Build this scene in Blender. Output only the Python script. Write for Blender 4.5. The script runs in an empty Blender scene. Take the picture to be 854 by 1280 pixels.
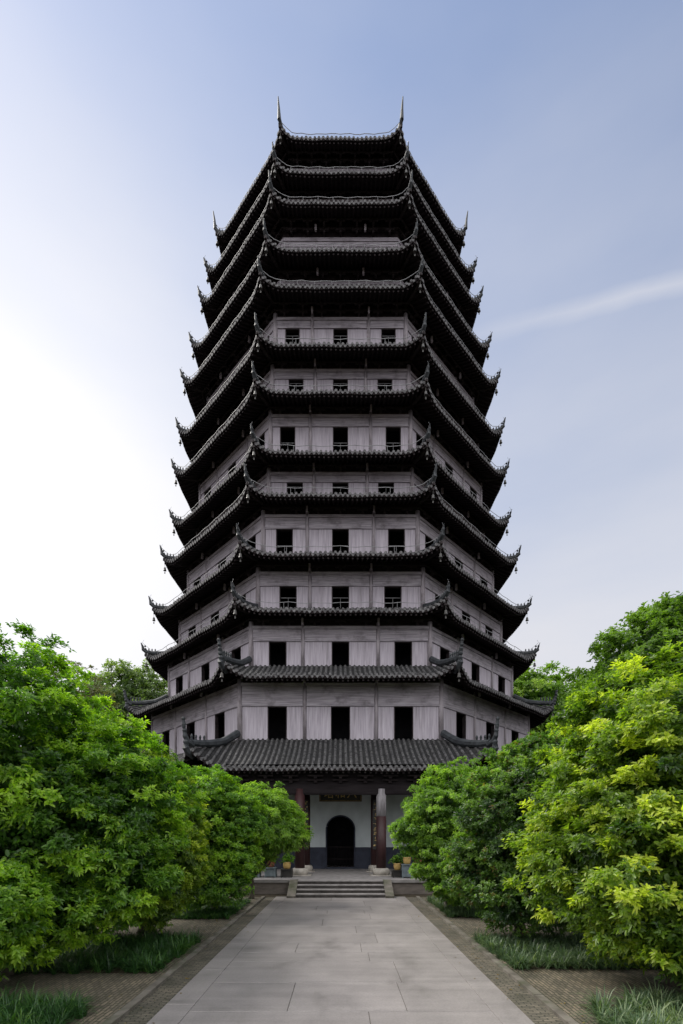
import bpy, bmesh, math, random
import numpy as np
from math import sin, cos, pi, radians, tan, sqrt

C = bpy.context.scene.collection
SC = bpy.context.scene

# ------------------------------------------------------------------ camera
EYE = 2.84
cd = bpy.data.cameras.new('camera')
cam = bpy.data.objects.new('camera', cd); C.objects.link(cam)
cam.location = (0, 0, EYE); cam.rotation_euler = (radians(90), 0, 0)
cd.sensor_fit = 'VERTICAL'; cd.sensor_height = 36; cd.sensor_width = 24
cd.lens = 36*600/1280
cd.shift_y = 402/1280; cd.shift_x = 0.001
cd.clip_start = .1; cd.clip_end = 3000
SC.camera = cam

# ------------------------------------------------------------------ light
SUN_AZ, SUN_EL = radians(-62), radians(48)        # azimuth from +Y, positive to the right
sv = (sin(SUN_AZ)*cos(SUN_EL), cos(SUN_AZ)*cos(SUN_EL), sin(SUN_EL))
sd = bpy.data.lights.new('sun', 'SUN'); sd.energy = 4.6; sd.angle = radians(28); sd.color = (1, .95, .86)
sun = bpy.data.objects.new('sun', sd); C.objects.link(sun)
from mathutils import Vector
sun.rotation_euler = Vector(sv).to_track_quat('Z', 'Y').to_euler()

W = bpy.data.worlds.new('World'); SC.world = W; W.use_nodes = True
nt = W.node_tree; nt.nodes.clear()
def wn(t, **k):
    n = nt.nodes.new(t)
    for a, b in k.items(): setattr(n, a, b)
    return n
def wmath(op, a, b=None, c=None, clamp=False):
    n = wn('ShaderNodeMath', operation=op, use_clamp=clamp)
    for i, v in enumerate((a, b, c)):
        if v is None: continue
        if isinstance(v, (int, float)): n.inputs[i].default_value = v
        else: nt.links.new(v, n.inputs[i])
    return n.outputs[0]
sky = wn('ShaderNodeTexSky', sky_type='NISHITA', sun_disc=False)
sky.sun_elevation = SUN_EL; sky.sun_rotation = SUN_AZ
sky.air_density = 1.3; sky.dust_density = .6; sky.ozone_density = 3.0
tc = wn('ShaderNodeTexCoord')
sep = wn('ShaderNodeSeparateXYZ'); nt.links.new(tc.outputs['Generated'], sep.inputs[0])
X, Y, Z = sep.outputs
dot = wn('ShaderNodeVectorMath', operation='DOT_PRODUCT'); nt.links.new(tc.outputs['Generated'], dot.inputs[0])
gaz, gel = radians(-38), radians(27)
dot.inputs[1].default_value = (sin(gaz)*cos(gel), cos(gaz)*cos(gel), sin(gel))
glow = wmath('POWER', wmath('MAXIMUM', dot.outputs['Value'], 0.0), 10.0)
# thin high overcast: whitens towards the horizon and round the sun, streaky
low = wmath('SUBTRACT', 1.0, wmath('MAXIMUM', Z, 0.0))
mp = wn('ShaderNodeMapping'); nt.links.new(tc.outputs['Generated'], mp.inputs['Vector'])
mp.inputs['Scale'].default_value = (1.2, 1.2, 4.0); mp.inputs['Rotation'].default_value = (0, .25, .3)
nz = wn('ShaderNodeTexNoise'); nz.inputs['Scale'].default_value = 1.6; nz.inputs['Detail'].default_value = 5
nt.links.new(mp.outputs[0], nz.inputs['Vector'])
# unseen bright cloud bank added behind the camera to fill-light the facade
back_fill = wmath('MULTIPLY', wmath('MULTIPLY', wmath('SUBTRACT', .3, Y), 1.3, clamp=True), wmath('MULTIPLY', Z, 1.5, clamp=True))
f = wmath('ADD', wmath('ADD', .08, wmath('MULTIPLY', low, 1.22)), wmath('MULTIPLY', glow, .6))
f = wmath('ADD', f, back_fill)
f = wmath('ADD', f, wmath('MULTIPLY', wmath('SUBTRACT', nz.outputs[0], .5), .5), clamp=True)
# faint vapour trail on the right: a narrow band on the plane a.x = c
band = wn('ShaderNodeVectorMath', operation='DOT_PRODUCT'); nt.links.new(tc.outputs['Generated'], band.inputs[0])
def unit(v):
    l = sqrt(sum(c*c for c in v)); return tuple(c/l for c in v)
def pixdir(px, py): return unit(((px-426)/600, 1.0, (1042-py)/600))
pa, pb = pixdir(600, 418), pixdir(854, 352)
na = unit((pa[1]*pb[2]-pa[2]*pb[1], pa[2]*pb[0]-pa[0]*pb[2], pa[0]*pb[1]-pa[1]*pb[0]))
band.inputs[1].default_value = na
nz2 = wn('ShaderNodeTexNoise'); nz2.inputs['Scale'].default_value = 9; nz2.inputs['Detail'].default_value = 6
nt.links.new(tc.outputs['Generated'], nz2.inputs['Vector'])
bw = wmath('ADD', band.outputs['Value'], wmath('MULTIPLY', wmath('SUBTRACT', nz2.outputs[0], .5), .02))
tr = wmath('SUBTRACT', 1.0, wmath('DIVIDE', wmath('ABSOLUTE', bw), .013), clamp=True)
tr = wmath('MULTIPLY', wmath('MULTIPLY', tr, wmath('MULTIPLY', wmath('SUBTRACT', X, .12), 4.0, clamp=True)), .24)
f = wmath('ADD', f, tr, clamp=True)
mix = wn('ShaderNodeMix', data_type='RGBA'); nt.links.new(f, mix.inputs['Factor'])
hz = wn('ShaderNodeMix', data_type='RGBA', blend_type='MULTIPLY'); hz.inputs['Factor'].default_value = 1
nt.links.new(sky.outputs[0], hz.inputs['A']); hz.inputs['B'].default_value = (1.17, 1.2, 1.3, 1)
nt.links.new(hz.outputs['Result'], mix.inputs['A'])
cl = wn('ShaderNodeCombineColor')
cb = wmath('ADD', wmath('ADD', 6.5, wmath('MULTIPLY', glow, 2.6)), wmath('MULTIPLY', back_fill, 16.0))
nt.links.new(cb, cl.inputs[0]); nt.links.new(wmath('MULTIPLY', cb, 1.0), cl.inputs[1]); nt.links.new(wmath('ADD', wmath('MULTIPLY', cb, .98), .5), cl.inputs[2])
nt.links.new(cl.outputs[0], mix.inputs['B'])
bg = wn('ShaderNodeBackground'); bg.inputs['Strength'].default_value = .12
nt.links.new(mix.outputs['Result'], bg.inputs['Color'])
wo = wn('ShaderNodeOutputWorld'); nt.links.new(bg.outputs[0], wo.inputs[0])

SC.view_settings.view_transform = 'Standard'; SC.view_settings.look = 'None'
SC.view_settings.exposure = 0.0; SC.view_settings.gamma = 1; SC.view_settings.use_curve_mapping = False
SC.render.engine = 'CYCLES'
SC.cycles.max_bounces = 6; SC.cycles.diffuse_bounces = 3; SC.cycles.transmission_bounces = 3; SC.cycles.glossy_bounces = 2
SC.cycles.use_denoising = True

# ------------------------------------------------------------------ materials
def mat(name, build):
    m = bpy.data.materials.new(name); m.use_nodes = True
    t = m.node_tree; b = t.nodes['Principled BSDF']
    build(t, b); return m
def nd(t, ty, **k):
    n = t.nodes.new(ty)
    for a, b in k.items(): setattr(n, a, b)
    return n
def coords(t, scale, rot=(0, 0, 0)):
    c = nd(t, 'ShaderNodeTexCoord'); mp = nd(t, 'ShaderNodeMapping')
    t.links.new(c.outputs['Object'], mp.inputs[0]); mp.inputs['Scale'].default_value = scale; mp.inputs['Rotation'].default_value = rot
    return mp.outputs[0]
def noise(t, vec, scale=1, detail=4, rough=.55):
    n = nd(t, 'ShaderNodeTexNoise'); n.inputs['Scale'].default_value = scale
    n.inputs['Detail'].default_value = detail; n.inputs['Roughness'].default_value = rough
    t.links.new(vec, n.inputs['Vector']); return n.outputs[0]
def ramp(t, fac, stops):
    r = nd(t, 'ShaderNodeValToRGB'); e = r.color_ramp.elements
    while len(e) < len(stops): e.new(.5)
    for el, (p, c) in zip(e, stops): el.position = p; el.color = (*c, 1)
    t.links.new(fac, r.inputs[0]); return r.outputs[0]
def mixc(t, fac, a, b, mode='MIX'):
    n = nd(t, 'ShaderNodeMix', data_type='RGBA', blend_type=mode)
    for s, v in (('Factor', fac), ('A', a), ('B', b)):
        if isinstance(v, (int, float)): n.inputs[s].default_value = v
        elif isinstance(v, tuple): n.inputs[s].default_value = (*v, 1)
        else: t.links.new(v, n.inputs[s])
    return n.outputs['Result']
def mth(t, op, a, b=None, clamp=False):
    n = nd(t, 'ShaderNodeMath', operation=op, use_clamp=clamp)
    for i, v in enumerate((a, b)):
        if v is None: continue
        if isinstance(v, (int, float)): n.inputs[i].default_value = v
        else: t.links.new(v, n.inputs[i])
    return n.outputs[0]
def bump(t, b, h, dist=.01, strength=.6):
    n = nd(t, 'ShaderNodeBump'); n.inputs['Distance'].default_value = dist; n.inputs['Strength'].default_value = strength
    t.links.new(h, n.inputs['Height']); t.links.new(n.outputs[0], b.inputs['Normal'])

def m_noise(name, c0, c1, scale=(3, 3, 3), rough=.8, bdist=.01, detail=5, extra=None, lo=.3, hi=.7):
    def f(t, b):
        n = noise(t, coords(t, scale), 1, detail)
        col = ramp(t, n, [(lo, c0), (hi, c1)])
        if extra:
            n2 = noise(t, coords(t, extra[0]), 1, 6, .65)
            col = mixc(t, ramp(t, n2, [(extra[2], (0, 0, 0)), (extra[3], (1, 1, 1))]), col, extra[1])
        t.links.new(col, b.inputs['Base Color']); b.inputs['Roughness'].default_value = rough
        if bdist: bump(t, b, n, bdist)
    return mat(name, f)
M = {}
# weathered whitewashed boards: streaks run down (planks) or along (beams); stains of old wash
M['plank'] = m_noise('weathered_plank', (.26, .235, .272), (.46, .42, .475), (30, 30, .8), .85, .006, 6, ((4.5, 4.5, .35), (.18, .16, .175), .5, .85))
M['beam'] = m_noise('weathered_beam', (.20, .18, .205), (.44, .405, .45), (.9, .9, 14), .85, .008, 7, ((1.3, 1.3, 1.6), (.12, .105, .115), .5, .78))
M['post'] = m_noise('weathered_post', (.18, .16, .175), (.36, .325, .355), (14, 14, 1), .8, .005, 5, ((2, 2, 1.2), (.13, .11, .12), .5, .75))
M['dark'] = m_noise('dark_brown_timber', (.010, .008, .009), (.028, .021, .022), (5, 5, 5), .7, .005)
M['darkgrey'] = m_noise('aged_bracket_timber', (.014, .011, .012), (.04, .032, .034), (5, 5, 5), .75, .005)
M['tile'] = m_noise('grey_clay_tile', (.013, .013, .014), (.085, .083, .086), (4.5, 4.5, 4.5), .8, .04, 8, ((7, 7, 7), (.17, .17, .155), .57, .70), .35, .68)
M['tileend'] = m_noise('weathered_tile_end', (.022, .021, .023), (.17, .165, .17), (8, 8, 8), .8, .01, 6)
M['tilebed'] = m_noise('dark_tile_trough', (.008, .008, .009), (.03, .03, .03), (6, 6, 6), .8, .01)
M['ridge'] = m_noise('slate_ridge', (.014, .016, .019), (.045, .05, .056), (4, 4, 4), .55, .01)
M['metal'] = m_noise('galvanised_wire', (.12, .12, .13), (.24, .24, .25), (3, 3, 3), .5, 0)
M['bell'] = m_noise('dark_bronze', (.02, .018, .016), (.06, .055, .05), (9, 9, 9), .5, 0)
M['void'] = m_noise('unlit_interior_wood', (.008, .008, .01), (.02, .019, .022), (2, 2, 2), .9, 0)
M['maroon'] = m_noise('maroon_lacquer', (.022, .009, .010), (.045, .018, .019), (3, 3, 1.2), .5, .003)
M['pale'] = m_noise('worn_pale_column', (.12, .112, .118), (.30, .28, .30), (10, 10, 1.5), .7, .004)
M['white'] = m_noise('white_plaster', (.40, .44, .455), (.54, .585, .60), (1.3, 1.3, .8), .85, .003, 6, ((1.2, 1.2, .5), (.34, .38, .40), .55, .85))
M['navy'] = m_noise('navy_dado', (.016, .019, .032), (.035, .04, .062), (2, 2, 2), .6, .003)
M['stone'] = m_noise('grey_stone', (.14, .13, .125), (.27, .25, .245), (3, 3, 3), .75, .006, 7)
M['palestone'] = m_noise('pale_stone', (.22, .20, .175), (.40, .365, .325), (4, 4, 4), .7, .008, 6)
M['kerb'] = m_noise('dirty_kerb', (.07, .062, .052), (.16, .145, .125), (3, 3, 3), .85, .01, 7, ((1.2, 1.2, 1.2), (.05, .055, .03), .5, .7))
M['riser'] = m_noise('dark_riser', (.04, .036, .034), (.09, .08, .075), (4, 4, 4), .85, .006, 6)
M['gold'] = m_noise('gilt', (.45, .30, .10), (.72, .52, .22), (9, 9, 9), .4, 0)
M['black'] = m_noise('black_lacquer', (.012, .011, .011), (.025, .022, .02), (3, 3, 3), .4, 0)
M['bark'] = m_noise('bark', (.035, .03, .024), (.11, .095, .075), (9, 9, 3), .9, .02, 6)
M['soil'] = m_noise('dark_soil', (.02, .017, .012), (.06, .048, .034), (6, 6, 6), .95, .03)
M['terra'] = m_noise('ochre_glaze', (.30, .19, .06), (.50, .34, .12), (5, 5, 5), .5, .004)
M['crate'] = m_noise('blue_grey_stand', (.06, .08, .09), (.14, .17, .19), (4, 4, 4), .6, .004)
M['redpot'] = m_noise('red_clay', (.16, .055, .03), (.28, .10, .055), (5, 5, 5), .7, .004)

def brick_mat(name, c1, c2, mortar, sx, sy, rot=0.0, off=.5):
    def f(t, b):
        v0 = coords(t, (1, 1, 1), (0, 0, rot))
        wb = nd(t, 'ShaderNodeTexNoise'); wb.inputs['Scale'].default_value = 5; wb.inputs['Detail'].default_value = 3; t.links.new(v0, wb.inputs['Vector'])
        ws = nd(t, 'ShaderNodeVectorMath', operation='SCALE'); ws.inputs['Scale'].default_value = .045; t.links.new(wb.outputs['Color'], ws.inputs[0])
        wa = nd(t, 'ShaderNodeVectorMath', operation='ADD'); t.links.new(v0, wa.inputs[0]); t.links.new(ws.outputs[0], wa.inputs[1]); v = wa.outputs[0]
        br = nd(t, 'ShaderNodeTexBrick'); t.links.new(v, br.inputs['Vector'])
        br.inputs['Scale'].default_value = 1; br.inputs['Brick Width'].default_value = sx; br.inputs['Row Height'].default_value = sy
        br.inputs['Mortar Size'].default_value = .011; br.inputs['Mortar Smooth'].default_value = .35; br.offset = off
        br.inputs['Color1'].default_value = (*c1, 1); br.inputs['Color2'].default_value = (*c2, 1); br.inputs['Mortar'].default_value = (*mortar, 1)
        n = noise(t, coords(t, (1.4, 1.4, 1.4)), 1, 7, .65)
        n2 = noise(t, coords(t, (22, 22, 22)), 1, 4, .6)
        col = mixc(t, .75, br.outputs['Color'], ramp(t, n, [(.3, (.28, .32, .18)), (.5, (.85, .82, .75)), (.72, (1.5, 1.38, 1.22))]), 'MULTIPLY')
        col = mixc(t, .5, col, ramp(t, n2, [(.3, (.5, .5, .5)), (.7, (1.3, 1.3, 1.3))]), 'MULTIPLY')
        t.links.new(col, b.inputs['Base Color']); b.inputs['Roughness'].default_value = .85
        h = mth(t, 'ADD', mth(t, 'MULTIPLY', br.outputs['Fac'], -1.0), mth(t, 'MULTIPLY', n2, .7))
        bump(t, b, h, .02, .9)
    return mat(name, f)
M['paving'] = brick_mat('brick_paving', (.085, .072, .056), (.16, .134, .105), (.03, .036, .018), .22, .07, pi/2)
M['strip'] = brick_mat('cobble_strip', (.085, .077, .062), (.15, .132, .108), (.03, .032, .022), .2, .065, 0)

def slab_f(t, b):
    a = nd(t, 'ShaderNodeAttribute', attribute_name='tint')
    n = noise(t, coords(t, (1.1, .7, 1)), 1, 7, .62)
    n2 = noise(t, coords(t, (30, 30, 30)), 1, 4, .6)
    n3 = noise(t, coords(t, (.35, 3.5, 1), (0, 0, .05)), 1, 5, .6)
    base = ramp(t, a.outputs['Fac'], [(0, (.190, .175, .171)), (1, (.216, .199, .195))])
    col = mixc(t, .8, base, ramp(t, n, [(.25, (.62, .62, .61)), (.45, (.95, .95, .95)), (.75, (1.15, 1.14, 1.13))]), 'MULTIPLY')
    col = mixc(t, .6, col, ramp(t, n3, [(.3, (.78, .78, .78)), (.65, (1.12, 1.12, 1.12))]), 'MULTIPLY')
    col = mixc(t, .35, col, ramp(t, n2, [(.3, (.6, .6, .6)), (.7, (1.25, 1.25, 1.25))]), 'MULTIPLY')
    t.links.new(col, b.inputs['Base Color'])
    r = ramp(t, n, [(.3, (.42, .42, .42)), (.7, (.62, .62, .62))]); t.links.new(r, b.inputs['Roughness'])
    bump(t, b, mth(t, 'ADD', n2, n), .005, .5)
M['slab'] = mat('worn_slab', slab_f)

def leaf_mat(name, dark, mid, light, trans=.45, rough=.42):
    def f(t, b):
        a = nd(t, 'ShaderNodeAttribute', attribute_name='tint')
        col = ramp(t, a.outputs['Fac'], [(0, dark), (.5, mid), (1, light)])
        t.links.new(col, b.inputs['Base Color']); b.inputs['Roughness'].default_value = rough
        tr = nd(t, 'ShaderNodeBsdfTranslucent')
        tcol = mixc(t, 1.0, col, (1.7, 1.9, .6), 'MULTIPLY'); t.links.new(tcol, tr.inputs['Color'])
        mx = nd(t, 'ShaderNodeMixShader'); mx.inputs[0].default_value = trans+.05
        out = t.nodes['Material Output']
        t.links.new(b.outputs[0], mx.inputs[1]); t.links.new(tr.outputs[0], mx.inputs[2]); t.links.new(mx.outputs[0], out.inputs['Surface'])
    return mat(name, f)
for k_, sp_ in dict(dark=.08, darkgrey=.12, ridge=.25, tilebed=.1, void=.05, tile=.25, tileend=.25, plank=.2, beam=.2, post=.2, maroon=.3, navy=.25, bark=.2, soil=.1, kerb=.3, riser=.2).items():
    M[k_].node_tree.nodes['Principled BSDF'].inputs['Specular IOR Level'].default_value = sp_
M['dusty'] = m_noise('dusty_beam', (.008, .006, .007), (.02, .016, .018), (1, 1, 6), .75, .004)
M['dusty'].node_tree.nodes['Principled BSDF'].inputs['Specular IOR Level'].default_value = .1
LEAF = {
 'green': leaf_mat('osmanthus_leaf', (.018, .055, .012), (.085, .19, .018), (.27, .42, .03)),
 'lime':  leaf_mat('young_lime_leaf', (.025, .062, .012), (.145, .235, .022), (.42, .48, .05)),
 'deep':  leaf_mat('deep_green_leaf', (.016, .042, .014), (.06, .125, .024), (.17, .28, .045)),
 'fresh': leaf_mat('fresh_maple_leaf', (.03, .08, .014), (.125, .23, .028), (.28, .42, .055)),
 'far':   leaf_mat('far_tree_leaf', (.06, .10, .045), (.12, .18, .07), (.20, .26, .10), .4, .6),
 'farlime': leaf_mat('camphor_leaf', (.06, .13, .02), (.15, .26, .04), (.28, .40, .07), .35, .6),
 'dry':   leaf_mat('sparse_tree_leaf', (.05, .06, .03), (.10, .11, .05), (.16, .15, .08), .3, .6),
 'grass': leaf_mat('grass_blade', (.012, .04, .012), (.03, .09, .02), (.10, .20, .035), .3, .5),
 'sedge': leaf_mat('grey_green_blade', (.03, .06, .03), (.07, .12, .06), (.22, .27, .15), .3, .45),
 'red':   leaf_mat('bronze_leaf', (.06, .045, .02), (.13, .08, .03), (.22, .16, .04), .4, .5),
}

# ------------------------------------------------------------------ mesh helpers
def link(o, parent=None):
    C.objects.link(o)
    if parent: o.parent = parent
    return o
def props(o, label=None, cat=None, group=None, kind=None):
    if label: o['label'] = label
    if cat: o['category'] = cat
    if group: o['group'] = group
    if kind: o['kind'] = kind
    return o
def empty(name, loc, label, cat, group=None):
    o = bpy.data.objects.new(name, None); o.location = loc; o.empty_display_size = .3
    return props(link(o), label, cat, group)

class MB:
    def __init__(s, off=(0, 0, 0)): s.v = []; s.f = []; s.mi = []; s.off = off; s.m = 0
    def add(s, vs, fs, tf=None):
        n = len(s.v)
        if tf: vs = [tf(*p) for p in vs]
        s.v.extend(vs); s.f.extend([tuple(i+n for i in f) for f in fs]); s.mi.extend([s.m]*len(fs))
    def box(s, x0, x1, y0, y1, z0, z1, tf=None):
        s.add([(x0, y0, z0), (x1, y0, z0), (x1, y1, z0), (x0, y1, z0), (x0, y0, z1), (x1, y0, z1), (x1, y1, z1), (x0, y1, z1)],
              [(0, 3, 2, 1), (4, 5, 6, 7), (0, 1, 5, 4), (1, 2, 6, 5), (2, 3, 7, 6), (3, 0, 4, 7)], tf)
    def tube(s, pts, rad, n=6, tf=None, sq=1.0):
        """sweep a ring of n points along pts, radius rad (number or list); sq stretches it vertically"""
        if tf: pts = [tf(*p) for p in pts]
        P = [Vector(p) for p in pts]; vs = []
        for i, p in enumerate(P):
            d = (P[min(i+1, len(P)-1)] - P[max(i-1, 0)])
            if d.length < 1e-9: d = Vector((0, 0, 1))
            d.normalize()
            up = Vector((0, 0, 1)) if abs(d.z) < .95 else Vector((1, 0, 0))
            a = d.cross(up).normalized(); b = a.cross(d).normalized()
            r = rad[i] if isinstance(rad, (list, tuple)) else rad
            for k in range(n):
                t = 2*pi*(k+.5)/n
                vs.append(tuple(p + a*r*cos(t) + b*r*sq*sin(t)))
        fs = []
        for i in range(len(P)-1):
            for k in range(n):
                fs.append((i*n+k, i*n+(k+1) % n, (i+1)*n+(k+1) % n, (i+1)*n+k))
        fs.append(tuple(range(n-1, -1, -1))); fs.append(tuple((len(P)-1)*n+k for k in range(n)))
        s.add(vs, fs)
    def lathe(s, prof, c, n=16):
        vs = []; fs = []
        for r, z in prof:
            for k in range(n): vs.append((c[0]+r*cos(2*pi*k/n), c[1]+r*sin(2*pi*k/n), c[2]+z))
        for i in range(len(prof)-1):
            for k in range(n): fs.append((i*n+k, i*n+(k+1) % n, (i+1)*n+(k+1) % n, (i+1)*n+k))
        fs.append(tuple(range(n-1, -1, -1))); fs.append(tuple((len(prof)-1)*n+k for k in range(n)))
        s.add(vs, fs)
    def build(s, name, mats, parent=None, smooth=False):
        me = bpy.data.meshes.new(name)
        ox, oy, oz = s.off
        me.from_pydata([(a-ox, b-oy, c-oz) for a, b, c in s.v], [], s.f)
        for m in (mats if isinstance(mats, (list, tuple)) else [mats]): me.materials.append(m)
        if s.m or max(s.mi, default=0): me.polygons.foreach_set('material_index', s.mi)
        if smooth: me.polygons.foreach_set('use_smooth', [True]*len(s.f))
        me.update()
        return link(bpy.data.objects.new(name, me), parent)

def np_mesh(name, V, Q, tint, m, parent=None):
    me = bpy.data.meshes.new(name)
    me.vertices.add(len(V)); me.vertices.foreach_set('co', V.astype(np.float32).ravel())
    k = Q.shape[1]
    me.loops.add(Q.size); me.loops.foreach_set('vertex_index', Q.astype(np.int32).ravel())
    me.polygons.add(len(Q)); me.polygons.foreach_set('loop_start', np.arange(0, Q.size, k, dtype=np.int32))
    if tint is not None:
        a = me.attributes.new('tint', 'FLOAT', 'POINT'); a.data.foreach_set('value', tint.astype(np.float32))
    me.materials.append(m); me.update(calc_edges=True); me.validate()
    return link(bpy.data.objects.new(name, me), parent)

# ------------------------------------------------------------------ the setting: ground, path, kerbs
def sheet(name, x0, x1, y0, y1, z, m, nx=1, ny=1):
    b = MB()
    for i in range(nx):
        for j in range(ny):
            xa, xb = x0+(x1-x0)*i/nx, x0+(x1-x0)*(i+1)/nx; ya, yb = y0+(y1-y0)*j/ny, y0+(y1-y0)*(j+1)/ny
            b.add([(xa, ya, z), (xb, ya, z), (xb, yb, z), (xa, yb, z)], [(0, 1, 2, 3)])
    o = b.build(name, m); return props(o, kind='structure')
sheet('ground', -900, 900, -300, 1500, -.012, M['soil'])
for sx in (-1, 1):
    a, b_ = sorted((sx*3.5, sx*16))
    props(sheet('pavement', a, b_, -2, 21.2, 0.03, M['paving']), 'brown brick paving with moss, %s of the stone path' % ('left' if sx < 0 else 'right'))
    a, b_ = sorted((sx*2.9, sx*3.36))
    sheet('brick_verge', a, b_, -2, 21.4, -.002, M['strip'])
    b = MB(); rnd = random.Random(5+sx); y = -2.0
    while y < 21.4:
        l = rnd.uniform(.8, 1.3); a, c = sorted((sx*3.36, sx*3.5)); h = rnd.uniform(.045, .06)
        b.box(a, c, y, min(y+l-.01, 21.4), -.01, h); y += l
    props(b.build('kerb', M['kerb']), kind='structure')
# slabs: rows across the path, long edging slabs at both sides
rnd = random.Random(11); V = []; Q = []; T = []
def slab(x0, x1, y0, y1):
    g = .0025; z = rnd.uniform(0, .002); n = len(V); t = rnd.random()
    e = .006
    P = [(x0+g, y0+g), (x1-g, y0+g), (x1-g, y1-g), (x0+g, y1-g)]
    I = [(x0+g+e, y0+g+e), (x1-g-e, y0+g+e), (x1-g-e, y1-g-e), (x0+g+e, y1-g-e)]
    for p in P: V.append((*p, z-.004)); T.append(t)
    for p in I: V.append((*p, z+.006)); T.append(t)
    Q.append((n+4, n+5, n+6, n+7))
    for k in range(4): Q.append((n+k, n+(k+1) % 4, n+4+(k+1) % 4, n+4+k))
y = -3.0
while y < 21.5:
    l = rnd.choice((.8, 1.0, 1.25, 1.5)); y1 = min(y+l, 21.6)
    x = -2.42
    while x < 2.42:
        w = rnd.uniform(1.3, 3.6); x1 = x+w
        if x1 > 1.5: x1 = 2.42
        slab(x, x1, y, y1); x = x1
    y = y1
for sx in (-1, 1):
    y = -3.0
    while y < 21.5:
        l = rnd.uniform(1.4, 2.4); y1 = min(y+l, 21.6); a, c = sorted((sx*2.42, sx*2.9)); slab(a, c, y, y1); y = y1
path = np_mesh('path', np.array(V), np.array(Q), np.array(T), M['slab']); path.data.shade_flat(); props(path, kind='structure')
sheet('path_bed', -2.91, 2.91, -3, 21.6, -.006, M['soil'])

# ------------------------------------------------------------------ the pagoda
CX, CY = 0.0, 42.0
T8 = tan(pi/8)
def face_tf(k):
    ph = k*pi/4; s, c = sin(ph), cos(ph)
    def tf(x, r, z): return (CX + x*c + r*s, CY + x*s - r*c, z)
    return tf
def corner_tf(k):          # corner between face k and face k+1: (side, radius, z)
    return face_tf(k+.5)
pag = empty('pagoda', (CX, CY, 0), 'thirteen-eaved octagonal timber pagoda with grey tiled roofs and pale board walls', 'pagoda')
OFF = (CX, CY, 0)
def mb(): return MB(OFF)

def zat(y, d): return EYE + (1042-y)/600*d
w2 = {1: 650, 2: 541, 3: 495, 4: 476, 5: 448, 6: 425, 7: 420, 8: 409, 9: 398, 10: 376, 11: 354, 12: 339, 13: 315}
lipy = {1: 958, 2: 842, 3: 760, 4: 689, 5: 615, 6: 562, 7: 486, 8: 427, 9: 354, 10: 308, 11: 249, 12: 211, 13: 169}
sw = {0: 10.3, 1: 11.7, 2: 10.8, 3: 10.2, 4: 9.73, 5: 9.21, 6: 9.06, 7: 8.87, 8: 8.59, 9: 8.2, 10: 7.75, 11: 7.45, 12: 7.0, 13: 6.2}
wtop = {1: 856, 2: 785, 3: 717.5, 4: 646, 5: 593, 6: 521, 7: 464.5, 8: 400, 9: 352, 10: 298, 11: 250, 12: 212}
wint = {1: 883, 2: 802, 3: 733, 4: 661.5, 5: 603.5, 6: 534, 7: 474.5, 8: 411.3}
winc = {1: 79, 2: 78.5, 3: 65.5, 4: 70, 5: 57, 6: 66, 7: 55.5, 8: 60}
winw = {1: 24, 2: 22, 3: 21.5, 4: 21, 5: 20, 6: 19, 7: 18.5, 8: 18}
E = {}
for i in range(1, 14):
    s = w2[i]*CY/(2.41421*600+w2[i]/2)
    at = s/2/T8; flare = .5 if i == 1 else .2
    al = at-flare; zl = zat(lipy[i], CY-al)
    aw = sw[i]/2/T8
    run = al-aw
    rise = run*(.5 if i <= 2 else .46)
    if i == 1: rise = 2.1
    if i == 13: rise = run*.62
    E[i] = dict(i=i, s=s, at=at*.988, flare=flare*.97, al=al, zl=zl, aw=aw, zj=zl+rise, rise=rise,
                lift=(1.0 if i == 1 else .75 if i == 2 else .56), hl=s*.988/2, hw=sw[i]/2)

def surf(e, u, v, dz=0.0):
    au = min(abs(u), 1.0)
    hw = e['hw'] + (e['hl']-e['hw'])*v
    rl = e['at'] - e['flare']*(1-au**6)
    r = e['aw'] + (rl-e['aw'])*v
    L = max(0.0, (au-.77)/.23)**1.6*e['lift']
    z = e['zj'] - e['rise']*(1-(1-v)**1.25) + L*max(v, 0)**1.3 + dz + v*.018*(sin(u*7.3+e['i']*2.1)+.7*sin(u*17.1+e['i']*5.3))
    return (u*hw, r, z)
VIS = (-2, -1, 0, 1, 2)

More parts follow.
